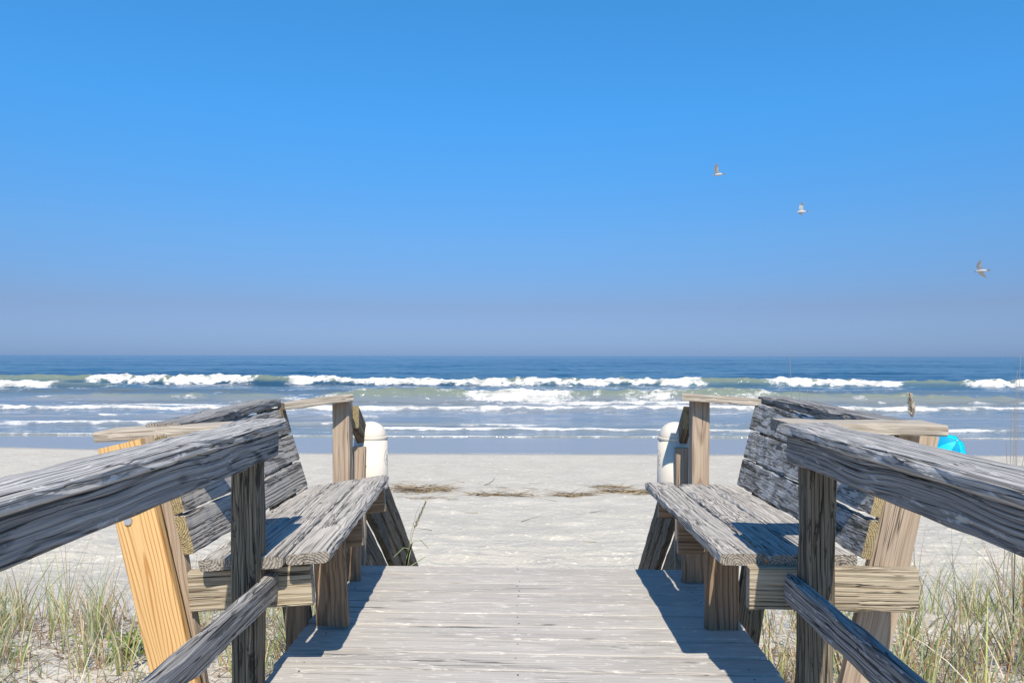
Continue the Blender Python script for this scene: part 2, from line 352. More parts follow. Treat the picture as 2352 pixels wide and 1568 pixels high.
lace = sstep(0.54, 0.72, fbm(Xs*0.30, Ys*0.8, 5, 71, 0.6))*band(60, 98, Ys, 6)*0.50 + sstep(0.58, 0.75, fbm(Xs*0.5, Ys*1.6, 4, 72))*band(38, 46, Ys, 2)*0.42
foam = np.clip(np.maximum(foam, lace), 0, 1)
t = NT('sea_water'); pos = t.t.nodes.new('ShaderNodeNewGeometry').outputs['Position']
fo = t.attr('foam').outputs['Fac']; cr = t.attr('crest').outputs['Fac']; sh = t.attr('shore').outputs['Fac']
px, py, pz = t.sep(pos)
b1 = t.noise(t.comb(t.math('MULTIPLY', px, 0.45), py, pz), 0.9, 5.0, 0.6)[0]
b2 = t.noise(t.comb(t.math('MULTIPLY', px, 0.22), py, pz), 0.10, 5.0, 0.65)[0]
b3 = t.noise(t.comb(t.math('MULTIPLY', px, 0.12), py, pz), 0.022, 4.0, 0.6)[0]
wc = t.mix(sh, (0.012, 0.060, 0.115), (0.21, 0.235, 0.265))
wc = t.mix(t.ramp(b2, 0.42, 0.60, 0.0, 0.75), wc, t.mix(sh, (0.085, 0.155, 0.185), (0.15, 0.18, 0.20)))
wc = t.mix(t.ramp(b3, 0.45, 0.60, 0.0, 0.8), wc, t.mix(sh, (0.006, 0.028, 0.058), (0.20, 0.22, 0.20)))
b4 = t.noise(t.comb(t.math('MULTIPLY', px, 0.15), py, pz), 0.0065, 4.0, 0.65)[0]
wc = t.mix(t.math('MULTIPLY', t.ramp(b4, 0.48, 0.62, 0.0, 0.7), t.math('SUBTRACT', 1.0, sh)), wc, (0.05, 0.115, 0.165))
wc = t.mix(t.ramp(cr, 0.25, 0.85, 0.0, 0.85), wc, (0.165, 0.20, 0.155))
hb = t.math('ADD', t.math('ADD', b1, t.math('MULTIPLY', b2, 5.0)), t.math('MULTIPLY', b3, 12.0))
nr = t.bump(hb, 0.8, 0.30)
water = t.pbsdf(wc, 0.16, nr, 0.5, IOR=1.33)
fn = t.noise(pos, 1.9, 5.0, 0.72)[0]; fn2 = t.noise(t.comb(t.math('MULTIPLY', px, 0.5), py, t.math('MULTIPLY', pz, 2.0)), 0.8, 5.0, 0.7)[0]
fsum = t.math('ADD', fo, t.math('MULTIPLY', t.math('SUBTRACT', t.math('ADD', fn, fn2), 1.0), 1.25))
fsum = t.math('ADD', fsum, t.math('MULTIPLY', t.math('SUBTRACT', t.noise(pos, 5.5, 4.0, 0.75)[0], 0.5), 0.7))
fmask = t.ramp(fsum, 0.30, 1.0)
foamsh = t.pbsdf(t.mix(t.ramp(fn2, 0.35, 0.62), (0.52, 0.51, 0.47), (0.86, 0.84, 0.80)), 0.9, t.bump(t.noise(pos, 1.6, 5.0, 0.7)[0], 0.9, 0.5), 0.1)  # greyer patches put shading into the foam colour
mx = t.t.nodes.new('ShaderNodeMixShader'); t.put(mx.inputs[0], fmask); t.put(mx.inputs[1], water); t.put(mx.inputs[2], foamsh)
M['water'] = t.done(mx.outputs[0])
shore = 1-sstep(52, 112, Ys)
sea = grid_obj('sea', Xs, Ys, Zs, M['water'], {'foam': foam, 'crest': np.clip(crest, 0, 1), 'shore': shore})

# ================================================================== BOARDWALK DECK
deck = empty('boardwalk_deck', (0, 1.0, 0), 'pale grey plank boardwalk deck leading to the beach', 'boardwalk')
pitch = 0.1475; yb = 4.035; k = 0
while yb > -1.6:
    y0 = yb-0.07
    lx = -0.895 if y0 < 2.62 else -0.915
    rx = 0.895 if y0 < 2.50 else 0.94
    lx += random.uniform(-.008, .008); rx += random.uniform(-.008, .008)
    sk = 0.022
    board('plank', (lx, y0+sk, -0.019+random.uniform(-.004, .001)), (rx, y0-sk, -0.019+random.uniform(-.004, .001)), (0, 1, 0), 0.1385+random.uniform(-.002, .0015), 0.038, M['deck'], deck, wear=0.0012, cham=0.004, gnarl=0.0006)
    yb -= pitch + random.uniform(-.001, .0015); k += 1
for xj in (-0.84, 0.0, 0.86):
    board('joist', (xj, -1.5, -0.115), (xj, 3.95, -0.115), (0, 0, 1), 0.14, 0.038, M['dark'], deck)
for xj in (-0.80, 0.82):
    for yj in (0.4, 3.3):
        board('pile', (xj, yj, -1.4), (xj, yj, -0.045), (1, 0, 0), 0.14, 0.14, M['dark'], deck)
M['nail'] = simple('rusty_nail_steel', (0.16, 0.12, 0.09), 0.6, 0.4)
def disc(name, c, nrm, r, th, mat, parent, n=10):
    c = Vector(c); nrm = Vector(nrm).normalized(); a = nrm.orthogonal().normalized(); b = nrm.cross(a)
    vs_ = [c + (a*math.cos(i*2*math.pi/n)+b*math.sin(i*2*math.pi/n))*r for i in range(n)]
    vs_ += [c + nrm*th + (a*math.cos(i*2*math.pi/n)+b*math.sin(i*2*math.pi/n))*r*0.85 for i in range(n)]
    fs = [(i, (i+1) % n, n+(i+1) % n, n+i) for i in range(n)] + [tuple(range(n, 2*n))]
    return mesh_obj(name, vs_, fs, mat, parent)

for i in range(15):
    yn = 4.035-0.07-i*pitch*1.002
    for xn in (-0.02, 0.83, -0.82):
        for dn in (-.035, .034):
            if random.random() < .35: continue
            dn += random.uniform(-.008, .008)
            disc('nail', (xn+random.uniform(-.008, .008), yn+dn-xn*0.024, -0.0005), (0, 0, 1), .0042, .0012, M['nail'], deck, 6)

# ================================================================== RAILINGS
def railing(sg, label, zc, fh, mid, inner, pY, yend, lean, cw):
    rt = empty('railing', (sg*(inner+0.06), 1.0, 0.0), label, 'railing', 'railings either side of the walkway')
    s = sg
    pin = inner+0.038
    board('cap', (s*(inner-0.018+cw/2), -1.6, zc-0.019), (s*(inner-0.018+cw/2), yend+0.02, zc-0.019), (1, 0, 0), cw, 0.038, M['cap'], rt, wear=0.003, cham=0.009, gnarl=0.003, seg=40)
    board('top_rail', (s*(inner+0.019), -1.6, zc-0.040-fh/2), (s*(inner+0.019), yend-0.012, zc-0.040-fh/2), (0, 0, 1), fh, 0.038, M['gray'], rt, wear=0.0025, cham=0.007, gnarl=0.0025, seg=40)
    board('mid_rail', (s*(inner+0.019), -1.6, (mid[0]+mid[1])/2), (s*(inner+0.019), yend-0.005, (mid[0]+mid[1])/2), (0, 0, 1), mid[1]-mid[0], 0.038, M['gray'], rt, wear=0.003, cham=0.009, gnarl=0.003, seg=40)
    for py_ in (pY, pY-1.85):
        board('post', (s*(pin+0.046)+lean[0], py_+0.045, -1.0), (s*(pin+0.046)+lean[1], py_+0.045, zc-0.042), (1, 0, 0), 0.089, 0.089, M['dark'], rt, wear=0.002, cham=0.006, seg=14)
    return rt
rail_l = railing(-1, 'weathered grey wooden railing left of the walkway', 0.924, 0.092, (0.297, 0.39), 0.857, 2.48, 2.60, (0.012, 0.0), 0.14)
rail_r = railing(1, 'weathered grey wooden railing right of the walkway', 0.931, 0.088, (0.342, 0.438), 0.862, 2.335, 2.445, (-0.03, 0.0), 0.172)

# ================================================================== BENCHES
def lerp(a, b, f): return Vector(a).lerp(Vector(b), f)
def bench(sg, label, NI, NO, FI, FO, BN, BNt, BF, BFt, seatm, backm, capz, arm, farm, legs, beams, sup, yellow):
    rt = empty('bench', (sg*0.95, 3.2, 0.0), label, 'bench', 'benches facing each other across the deck')
    # three seat planks, centre line half a thickness under the top
    th = 0.04
    for k in range(3):
        f0, f1 = k/3+(0.008, 0.014, 0.008)[k], (k+1)/3-(0.012, 0.008, 0.008)[k]
        a = lerp(NI, NO, (f0+f1)/2); b = lerp(FI, FO, (f0+f1)/2)
        s0 = Vector(NO)-Vector(NI); s1 = Vector(FO)-Vector(FI)
        w = (f1-f0)*(s0.length+s1.length)/2
        dy = (0.0, -0.012, 0.012)[k]
        a = a+Vector((0, dy, -th/2)); b = b+Vector((0, random.uniform(-.02, .03), -th/2))
        board('seat_plank', a, b, s0, w, th, seatm, rt, side1=s1, wear=0.0025, cham=0.008, seg=26, gnarl=0.0012)
    # three back planks
    for k in range(3):
        f0, f1 = k/3+0.012, (k+1)/3-0.012
        a = lerp(BN, BNt, (f0+f1)/2); b = lerp(BF, BFt, (f0+f1)/2)
        s0 = Vector(BNt)-Vector(BN); s1 = Vector(BFt)-Vector(BF)
        w = (f1-f0)*(s0.length+s1.length)/2
        ofs = Vector((sg*0.02, 0, 0.005))
        board('back_plank', a+ofs, b+ofs+Vector((0, random.uniform(-.012, .012), 0)), s0, w, 0.038, backm, rt, end=M['endy'], side1=s1, wear=0.0025, cham=0.006, seg=26, gnarl=0.001)
    (c0, c1) = capz
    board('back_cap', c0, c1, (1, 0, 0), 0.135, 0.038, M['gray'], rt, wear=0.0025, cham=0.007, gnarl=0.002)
    a0, a1, aw = arm
    board('arm_rail', a0, a1, (0, 1, 0), aw, 0.040, M['pale'], rt, wear=0.002, cham=0.006, gnarl=0.0015, label='pale cross rail at the near end of the bench')
    f0, f1 = farm
    board('arm_rail', f0, f1, (0, 1, 0), 0.12, 0.038, M['pale'], rt, wear=0.002, cham=0.005, label='pale cross rail at the far end of the bench')
    for (xb0, xb1, xt0, xt1, y, z0, z1) in legs:
        board('leg', ((xb0+xb1)/2, y+0.02, z0), ((xt0+xt1)/2, y+0.02, z1), (1, 0, 0), abs(xb1-xb0), 0.04, M['brown'], rt, wear=0.0015, cut0=0.006*sg if sg < 0 else 0.0, seg=10)
    for (p, q, h, mt) in beams:
        board('cross_beam', p, q, (0, 0, 1), h, 0.038, mt, rt, wear=0.002, cham=0.004, gnarl=0.0012)
    for (p, q, w, mt) in sup:
        board('back_support', p, q, (1, 0, 0), w, 0.038, mt, rt, wear=0.0015, cham=0.004, seg=12)
    if yellow:
        p, q = yellow
        y = board('back_support', p, q, (1, 0, 0), 0.150, 0.038, M['yellow'], rt, end=M['yellow'], pith=(0.012, 0.016), wear=0.0006, cham=0.003, seg=14, label='new yellow pine support board of the left bench')
        d = (Vector(q)-Vector(p)).normalized()
        f = Vector((0, -1, 0))
        bc = Vector(p)+d*((0.576-p[2])/d.z)+Vector((-0.028, -0.0195, 0))
        disc('bolt', bc, f, 0.016, 0.006, M['steel'], y, 12)
        for dx in (-0.022, 0.02): disc('nail', Vector(p)+d*((0.08-p[2])/d.z)+Vector((dx, -0.0193, 0.0)), f, 0.005, 0.002, M['nail'], y, 8)
    return rt
tst = NT('galvanised_steel'); M['steel'] = tst.done(tst.pbsdf((0.55, 0.58, 0.62), 0.35, None, 0.5, Metallic=0.9))

bench_l = bench(-1, 'weathered left bench with one new yellow pine back support', (-.659, 2.53, .478), (-1.125, 2.53, .445), (-.70, 3.90, .528), (-1.150, 3.90, .452),
    (-1.165, 2.62, .430), (-1.275, 2.62, .862), (-1.120, 3.86, .452), (-1.245, 3.86, .872), M['seat'], M['back'],
    ((-1.325, 2.72, .880), (-1.315, 3.80, .905)), ((-1.535, 2.71, .858), (-.885, 2.71, .887), 0.16), ((-1.245, 3.80, .888), (-.945, 4.02, .921)),
    [(-.864, -.733, -.885, -.754, 3.10, .012, .455), (-.926, -.830, -.926, -.830, 3.77, .001, .47)],
    [((-1.178, 2.618, .312), (-.743, 2.618, .343), .142, M['cream']), ((-1.20, 3.20, .362), (-.690, 3.20, .398), .14, M['brown']), ((-1.20, 3.83, .362), (-.712, 3.83, .408), .13, M['brown'])],
    [((-1.06, 2.645, -.9), (-1.345, 2.645, .86), .14, M['tan']), ((-1.03, 3.80, -1.1), (-1.30, 3.80, .875), .14, M['dark']), ((-.985, 3.16, -1.0), (-.955, 3.16, .33), .089, M['brown'])],
    ((-0.975, 2.565, -0.95), (-1.40, 2.565, .842)))
bench_r = bench(1, 'weathered right bench with white lichen on its back planks', (.672, 2.53, .478), (1.150, 2.53, .476), (.650, 3.925, .478), (1.125, 3.90, .476),
    (1.190, 2.62, .425), (1.285, 2.62, .872), (1.120, 3.90, .468), (1.225, 3.90, .898), M['seat'], M['lichen'],
    ((1.330, 2.66, .905), (1.310, 3.93, .920)), ((.885, 2.565, .909), (1.412, 2.565, .903), 0.18), ((.865, 4.02, .930), (1.262, 3.93, .907)),
    [(.774, .912, .774, .912, 3.12, .001, .44), (.818, .925, .818, .925, 3.77, .001, .44)],
    [((.762, 2.51, .372), (1.325, 2.51, .368), .142, M['cream']), ((.690, 3.30, .352), (1.20, 3.30, .352), .15, M['brown']), ((.702, 3.83, .375), (1.20, 3.83, .375), .12, M['brown'])],
    [((1.005, 2.665, -.95), (1.41, 2.665, .88), .14, M['tan']), ((1.05, 3.86, -1.1), (1.33, 3.86, .90), .14, M['dark'])],
    None)

# ================================================================== STAIR DOWN TO THE BEACH
stair = empty('beach_stair', (0, 4.2, 0), 'wooden stair with slatted side rails going down to the sand', 'stair')
SL = 0.652
for sg in (-1, 1):
    X0, X1 = (-.957, -.957) if sg < 0 else (.888, 1.06)
    px0 = -.99 if sg < 0 else .967
    board('stair_post', (px0+ (0.018 if sg < 0 else -0.012), 4.055, -1.3), (px0, 4.055, .905), (1, 0, 0), .092, .089, M['tan'], stair, wear=.0015, seg=14)
    xi = -.93 if sg < 0 else .905
    board('stair_post', (xi, 4.22, -1.3), (xi, 4.22, .63), (1, 0, 0), .070, .038, M['tan'], stair, wear=.0015, seg=12)
    for kk, (dz, hh, mt) in enumerate(((0.0, .125, 'dark'), (-.165, .125, 'dark'), (-.325, .13, 'dark'), (-.49, .26, 'dark'))):
        y0, y1 = 4.105, 6.75
        z0 = .894 - SL*(y0-4.07) + dz; z1 = .894 - SL*(y1-4.07) + dz
        xa = (X0+0.024) if sg < 0 else X0+0.024
        xb = (X1+0.024) if sg < 0 else X1
        if kk >= 1: y0 = 4.27 if kk < 3 else 4.10; z0 = .894-SL*(y0-4.07)+dz
        nm = 'stair_rail' if kk < 3 else 'stringer'
        if kk == 3: xa += sg*0.03; xb += sg*0.03
        board(nm, (xa, y0, z0-hh/2), (xb, y1, z1-hh/2), (0, 0, 1), hh*0.84, 0.046, M[mt], stair, end=M['endy'], wear=.002, cut0=-0.035, seg=20)
    xe = -.985 if sg < 0 else 1.10
    board('stair_post', (xe, 6.6, -1.8), (xe, 6.6, -.75), (1, 0, 0), .089, .089, M['dark'], stair)
for i in range(7):
    board('tread', (-.90, 4.20+.285*i, -.19*(i+1)), (.86+.02*i, 4.20+.285*i, -.19*(i+1)), (0, 1, 0), .27, .038, M['deck'], stair)

# ================================================================== WHITE DOMED CANISTERS
t = NT('white_moulded_plastic'); co = t.t.nodes.new('ShaderNodeTexCoord').outputs['Object']
n = t.noise(co, 60.0, 4.0, 0.7)[0]; n2 = t.noise(co, 9.0, 3.0)[0]
c = t.mix(t.ramp(n, 0.55, 0.75, 0.0, 0.5), (0.66, 0.605, 0.52), (0.48, 0.42, 0.33)); c = t.mix(t.ramp(n2, 0.35, 0.7, 0.0, 0.35), c, (0.56, 0.50, 0.41))
M['plastic'] = t.done(t.pbsdf(c, 0.6, t.bump(n, 0.2, 0.004), 0.3))
M['mark'] = simple('worn_dark_print', (0.22, 0.21, 0.20), 0.7)
M['brass'] = simple('brass_bolt', (0.45, 0.33, 0.15), 0.4, 0.5)
def lathe(name, c, prof, mat, parent, n=40, smooth=True):
    c = Vector(c); vs_, fs = [], []
    for r, z in prof:
        for i in range(n):
            a = i*2*math.pi/n; vs_.append(c+Vector((r*math.cos(a), r*math.sin(a), z)))
    m = len(prof)
    for j in range(m-1):
        for i in range(n):
            fs.append((j*n+i, j*n+(i+1) % n, (j+1)*n+(i+1) % n, (j+1)*n+i))
    fs.append(tuple(range(n))[::-1]); fs.append(tuple(range((m-1)*n, m*n)))
    return mesh_obj(name, vs_, fs, mat, parent, smooth=smooth)
def canister(sg, label, x, y, z0, ring, top):
    c = empty('domed_canister', (x, y, z0), label, 'canister', 'white canisters by the stair posts')
    r = 0.098
    body = [(r*1.04, z0-z0), (r*1.05, 0.01), (r*1.0, ring-z0-0.006)]
    lathe('body', (x, y, z0), body, M['plastic'], c)
    rim = [(r*0.99, -.009), (r*1.03, -.008), (r*1.04, 0), (r*1.03, .006), (r*0.96, .008)]
    lathe('rim', (x, y, ring), rim, M['plastic'], c, smooth=False)
    h = top-ring-.006
    dome = [(r*0.955*math.cos(a), .004+h*math.sin(a)) for a in [i*math.pi/2/12 for i in range(12)]] + [(0.002, .004+h)]
    lathe('dome_lid', (x, y, ring), dome, M['plastic'], c)
    a0 = math.atan2(-1, -sg*0.0-0.05)
    bx, by = x-0.008, y-math.sqrt((r*1.02)**2-.008**2)
    disc('bolt', (bx, by+.001, z0+.144), (bx-x, by-y, 0), .007, .006, M['brass'], c, 10)
    # worn round emblem wrapping the side that faces the stair: two arcs and a squiggle standing 1.5 mm proud
    vs_, fs = [], []
    def onside(u, v):      # u metres round the side, v metres up
        a = (math.pi*1.5 + (1.42 if sg < 0 else -1.42)) + u/(r*1.02)
        return (x+(r*1.035)*math.cos(a), y+(r*1.035)*math.sin(a), z0+.185+v)
    def stroke(pts, w):
        b = len(vs_)
        for i, (u, v) in enumerate(pts):
            j = min(i+1, len(pts)-1); k_ = max(i-1, 0)
            du, dv = pts[j][0]-pts[k_][0], pts[j][1]-pts[k_][1]; L = math.hypot(du, dv) or 1
            vs_.append(onside(u-dv/L*w, v+du/L*w)); vs_.append(onside(u+dv/L*w, v-du/L*w))
        for i in range(len(pts)-1): fs.append((b+2*i, b+2*i+1, b+2*i+3, b+2*i+2))
    stroke([(.032*math.cos(a), .045*math.sin(a)) for a in np.linspace(0.3, 5.6, 30)], .0011)
    stroke([(-.018+.036*f, -.018+.012*math.sin(f*9)) for f in np.linspace(0, 1, 16)], .0018)
    stroke([(-.014+.028*f, .008+.008*math.sin(f*7+1)) for f in np.linspace(0, 1, 14)], .0018)
    mesh_obj('emblem', vs_, fs, M['mark'], c)
canister(-1, 'white domed canister beside the left stair post', -.893, 4.345, .372, .672, .765)
canister(1, 'white domed canister beside the right stair post', .893, 4.345, .372, .672, .768)

# ================================================================== BEACH UMBRELLA
t = NT('cyan_umbrella_cloth'); co = t.t.nodes.new('ShaderNodeTexCoord').outputs['Object']
n = t.noise(co, 5.0, 3.0)[0]
c = t.mix(t.ramp(n, 0.35, 0.65), (0.0, 0.46, 0.60), (0.0, 0.52, 0.66))
M['cyan'] = t.done(t.pbsdf(c, 0.55, t.bump(n, 0.25, 0.05), 0.3))
M['cyan2'] = simple('deep_cyan_umbrella_cloth', (0.0, 0.30, 0.52), 0.55)
M['pole'] = simple('white_pole_metal', (0.7, 0.7, 0.7), 0.4, 0.5)
ux, uy = 15.0, 26.0; ug = float(ground_z(ux, uy))
umb = empty('beach_umbrella', (ux, uy, ug), 'bright cyan beach umbrella tilted on the sand near the water', 'umbrella')
axis = Vector((0.18, -0.72, 0.62)).normalized()
ctr = Vector((ux, uy, -1.90)); apex = ctr + axis*0.22
e1 = axis.orthogonal().normalized(); e2 = axis.cross(e1)
Ru = 0.66
def ucurve(f): return 0.42*(1-math.cos(f*1.25))/(1-math.cos(1.25))
for k in range(8):
    vs_, fs = [], []; na, nr_ = 6, 8
    for j in range(nr_+1):
        f = j/nr_
        for i in range(na+1):
            g = i/na; a = (k+g)*math.pi/4
            sag = 1-0.07*math.sin(g*math.pi)*f
            vs_.append(apex + (e1*math.cos(a)+e2*math.sin(a))*Ru*f*sag - axis*(ucurve(f)*1.0 - 0.03*math.sin(g*math.pi)*f*-1))
    for j in range(nr_):
        for i in range(na):
            a = j*(na+1)+i; fs.append((a, a+1, a+na+2, a+na+1))
    mesh_obj('canopy_panel', vs_, fs, M['cyan'] if k % 3 else M['cyan2'], umb)
def tube(name, pts, r, mat, parent, n=8):
    vs_, fs = [], []
    rr = r if isinstance(r, (list, tuple)) else [r]*len(pts)
    for i, p in enumerate(pts):
        p = Vector(p); d = (Vector(pts[min(i+1, len(pts)-1)])-Vector(pts[max(i-1, 0)])).normalized()
        a = d.orthogonal().normalized() if i == 0 else (a - d*a.dot(d)).normalized(); b = d.cross(a)
        for k in range(n): vs_.append(p+(a*math.cos(k*2*math.pi/n)+b*math.sin(k*2*math.pi/n))*rr[i])
    for i in range(len(pts)-1):
        for k in range(n): fs.append((i*n+k, i*n+(k+1) % n, (i+1)*n+(k+1) % n, (i+1)*n+k))
    fs.append(tuple(range(n))[::-1]); fs.append(tuple(range((len(pts)-1)*n, len(pts)*n)))
    return mesh_obj(name, vs_, fs, mat, parent, smooth=True)
for k in range(8):
    a = k*math.pi/4
    tube('rib', [apex + (e1*math.cos(a)+e2*math.sin(a))*Ru*f - axis*(ucurve(f)-.004) for f in (0.02, .25, .5, .75, 1.02)], .007, M['cyan2'], umb, 5)
joint = apex-axis*0.75
tube('pole', [apex+axis*0.05, joint, (joint.x-.03, joint.y+.1, ug-.25)], 0.016, M['pole'], umb)

# ================================================================== GULLS
M['bird_w'] = simple('white_bird_plumage', (0.52, 0.51, 0.49), 0.8)
M['bird_g'] = simple('grey_wing_plumage', (0.27, 0.29, 0.33), 0.8)
def gull(px, py, Y, span, head, roll, flap, label):
    X = (px-1200)*Y/1700; Z = 1.15-(py-817)*Y/1700
    g = empty('gull', (X, Y, Z), label, 'bird', 'gulls in the sky')
    Rm = Matrix.Rotation(R(head), 3, 'Z') @ Matrix.Rotation(R(roll), 3, 'Y')
    P = lambda v: Vector((X, Y, Z)) + Rm @ (Vector(v)*span)
    pts = [(0, f, 0.0) for f in (-.26, -.16, -.05, .06, .15, .20, .25)]
    tube('body', [P(p) for p in pts], [s*span for s in (.012, .05, .068, .062, .045, .042, .008)], M['bird_w'], g, 10)
    tail = [P((-.03, -.22, 0)), P((.03, -.22, 0)), P((.07, -.36, .005)), P((-.07, -.36, .005)), P((0, -.22, .02)), P((0, -.34, .015))]
    mesh_obj('tail', tail, [(0, 1, 4), (1, 2, 5, 4), (3, 0, 4, 5), (0, 3, 2, 1)], M['bird_w'], g)
    for s in (-1, 1):
        cols = [(0.03, .10, -.10, 0.0), (.20, .15, -.07, .5), (.34, .10, -.06, 1.0), (.50, -.06, -.10, 1.05)]
        vs_, fs = [], []
        for x, yf, yb_, zf in cols:
            z = flap*zf*0.25
            vs_ += [P((s*x, yf, z)), P((s*x, (yf+yb_)/2, z+.018)), P((s*x, yb_, z)), P((s*x, (yf+yb_)/2, z-.006))]
        for i in range(3):
            for k in range(4):
                a = i*4+k; b = i*4+(k+1) % 4; fs.append((a, b, b+4, a+4))
        fs += [(0, 3, 2, 1), (12, 13, 14, 15)]
        mesh_obj('wing', vs_, fs, [M['bird_g'], M['bird_w']], g, [0, 0, 1, 1]*3+[0, 0])
gull(1646, 402, 34, .92, 62, 20, 1.2, 'highest gull with its grey wing raised, left of the others')
gull(1837, 487, 36, .86, 75, 38, 0.9, 'middle gull banking with a pale wing towards us')
gull(2243, 622, 32, .98, 40, 48, 0.5, 'lowest gull at far right with both wings spread')

# ================================================================== WRACK LINE
M['straw'] = None
t = NT('dry_plant_matter'); ca = t.attr('col').outputs['Color']
sh1 = t.pbsdf(ca, 0.8, None, 0.2)
tr = t.t.nodes.new('ShaderNodeBsdfTranslucent'); t.put(tr.inputs[0], ca)
mx = t.t.nodes.new('ShaderNodeMixShader'); mx.inputs[0].default_value = 0.22; t.put(mx.inputs[1], sh1); t.put(mx.inputs[2], tr.outputs[0])
M['plant'] = t.done(mx.outputs[0])
class Ribbons:
    def __init__(s): s.v = []; s.f = []; s.c = []
    def blade(s, base, direction, length, width, bend, col, seg=5, tip=None, zdroop=1.0):
        p = Vector(base); d = Vector(direction).normalized(); side = d.cross(Vector((0, 0, 1)))
        if side.length < .05: side = Vector((1, 0, 0))
        side = side.normalized(); ang = random.uniform(0, math.pi); side = (Matrix.Rotation(ang, 3, d) @ side)
        b0 = len(s.v); hd = Vector(bend)
        for i in range(seg+1):
            f = i/seg; w = width*(1-f)**0.8*0.5 + 0.0004
            q = p + d*(length*f) + hd*(length*f*f) - Vector((0, 0, 0.35*zdroop*hd.length*length*f**3))
            s.v.append(q-side*w); s.v.append(q+side*w)
            cc = col if tip is None else tuple(col[k]*(1-f)+tip[k]*f for k in range(3))
            s.c += [cc, cc]
        for i in range(seg):
            a = b0+2*i; s.f.append((a, a+1, a+3, a+2))
    def build(s, name, parent=None):
        o = mesh_obj(name, s.v, s.f, M['plant'], parent)
        at = o.data.color_attributes.new('col', 'FLOAT_COLOR', 'POINT')
        at.data.foreach_set('color', np.array([(*c, 1) for c in s.c], dtype=np.float32).ravel())
        return o
wr = Ribbons()
def patch(x0, x1, y, sd, n, hh, Ylo=None):
    for i in range(n):
        f = random.betavariate(1.6, 1.6); X_ = (x0+(x1-x0)*f)
        Yw = y + random.gauss(0, sd)
        Z_ = float(ground_z(X_, Yw)) + abs(random.gauss(0, hh))
        a = random.gauss(0, 0.5) + (math.pi if random.random() < .5 else 0)
        b = random.uniform(.35, 1.3); br = random.choice(((.28, .20, .12), (.40, .31, .19), (.15, .10, .06), (.48, .39, .26)))
        wr.blade((X_, Yw, Z_+.004), (math.cos(a), math.sin(a)*.6, random.uniform(-.05, .30)), random.uniform(.15, .6), random.uniform(.007, .016), (random.gauss(0, .15), random.gauss(0, .15), 0), tuple(k*b for k in br), 3)
YW = 18.0
fx = YW/1700
for (a, b, yy, sd, n, hh) in ((885, 1040, 18.5, .22, 330, .06), (1075, 1230, 17.75, .10, 130, .02), (1275, 1360, 17.8, .12, 150, .025), (1378, 1470, 19.2, .06, 90, .02), (1375, 1500, 18.4, .10, 160, .025),
                              (900, 1060, 17.0, .04, 26, .006), (1150, 1240, 19.0, .25, 12, .005), (1440, 1560, 18.2, .12, 120, .03), (300, 880, 18.4, .3, 160, .03), (1700, 2500, 18.6, .3, 160, .03)):
    patch((a-1200)*fx, (b-1200)*fx, yy, sd, n, hh)
for i in range(40):
    patch(-6, 6, random.uniform(11, 22), .01, 1, .003)
wrack = wr.build('seaweed_wrack'); tag(wrack, 'thin line of dry brown straw and seaweed washed up on the sand', 'seaweed', kind='stuff')
tw = Ribbons()
bx, by = (1122-1200)*.0116, 19.7; bz = float(ground_z(bx, by))
tube('driftwood_twig', [(bx-.10, by, bz+.01), (bx+.02, by+.02, bz+.05), (bx+.12, by+.05, bz+.12), (bx+.17, by+.05, bz+.2)], [.012, .014, .012, .006], simple('driftwood_bark', (0.20, 0.15, 0.10), 0.9), None, 6)
tag(bpy.data.objects['driftwood_twig'], 'small bent driftwood twig lying alone behind the seaweed line', 'twig')

# ================================================================== DUNE GRASS
GREEN = ((.30, .36, .10), (.40, .44, .14), (.22, .29, .10), (.46, .46, .20), (.33, .39, .24))
TAN = ((.60, .50, .31), (.50, .39, .23), (.64, .56, .41), (.30, .21, .12), (.38, .22, .10))
_gx = np.linspace(-7, 7, 281); _gy = np.linspace(2, 9, 141); _gm = ground_z(np.repeat(_gx[None, :], 141, 0), np.repeat(_gy[:, None], 281, 1))
def gz(x, y):
    i = min(max((x+7)/14*280, 0), 279.99); j = min(max((y-2)/7*140, 0), 139.99); a, b = int(i), int(j); u, v = i-a, j-b
    return float((_gm[b, a]*(1-u)+_gm[b, a+1]*u)*(1-v) + (_gm[b+1, a]*(1-u)+_gm[b+1, a+1]*u)*v)
def clear(x, y):                                     # keep blades out of the deck and the stair
    return abs(x) > (1.02 if y < 4.2 else 1.12) or y > 7.2
def tuft(Rb, x, y, n, h, spread, green, lean=.25, w=.006):
    for i in range(n):
        a = random.uniform(0, 6.28); r = abs(random.gauss(0, spread)); X_, Y_ = x+r*math.cos(a), y+r*math.sin(a)
        if not clear(X_, Y_): continue
        col = random.choice(GREEN) if random.random() < green else random.choice(TAN)
        b = random.uniform(.75, 1.25); col = tuple(min(.8, k*b) for k in col)
        L_ = h*random.uniform(.5, 1.1); ln = random.gauss(0, lean)
        Rb.blade((X_, Y_, gz(X_, Y_)-.01), (math.cos(a)*abs(ln), math.sin(a)*abs(ln), 1), L_, w*random.uniform(.6, 1.4), (math.cos(a)*random.uniform(0, .5), math.sin(a)*random.uniform(0, .5), 0), col, 5, tip=tuple(k*.9+.06 for k in col))
def litter(Rb, x0, x1, y0, y1, n):
    for i in range(n):
        X_, Y_ = random.uniform(x0, x1), random.uniform(y0, y1)
        if not clear(X_, Y_): continue
        a = random.uniform(0, 6.28); b = random.uniform(.5, 1.1); col = tuple(k*b for k in random.choice(((.34, .24, .15), (.24, .16, .10), (.45, .36, .24), (.18, .12, .08))))
        Rb.blade((X_, Y_, gz(X_, Y_)+.005), (math.cos(a), math.sin(a), random.uniform(.02, .7)), random.uniform(.06, .24), random.uniform(.003, .008), (random.gauss(0, .3), random.gauss(0, .3), random.uniform(-.1, .3)), col, 4)
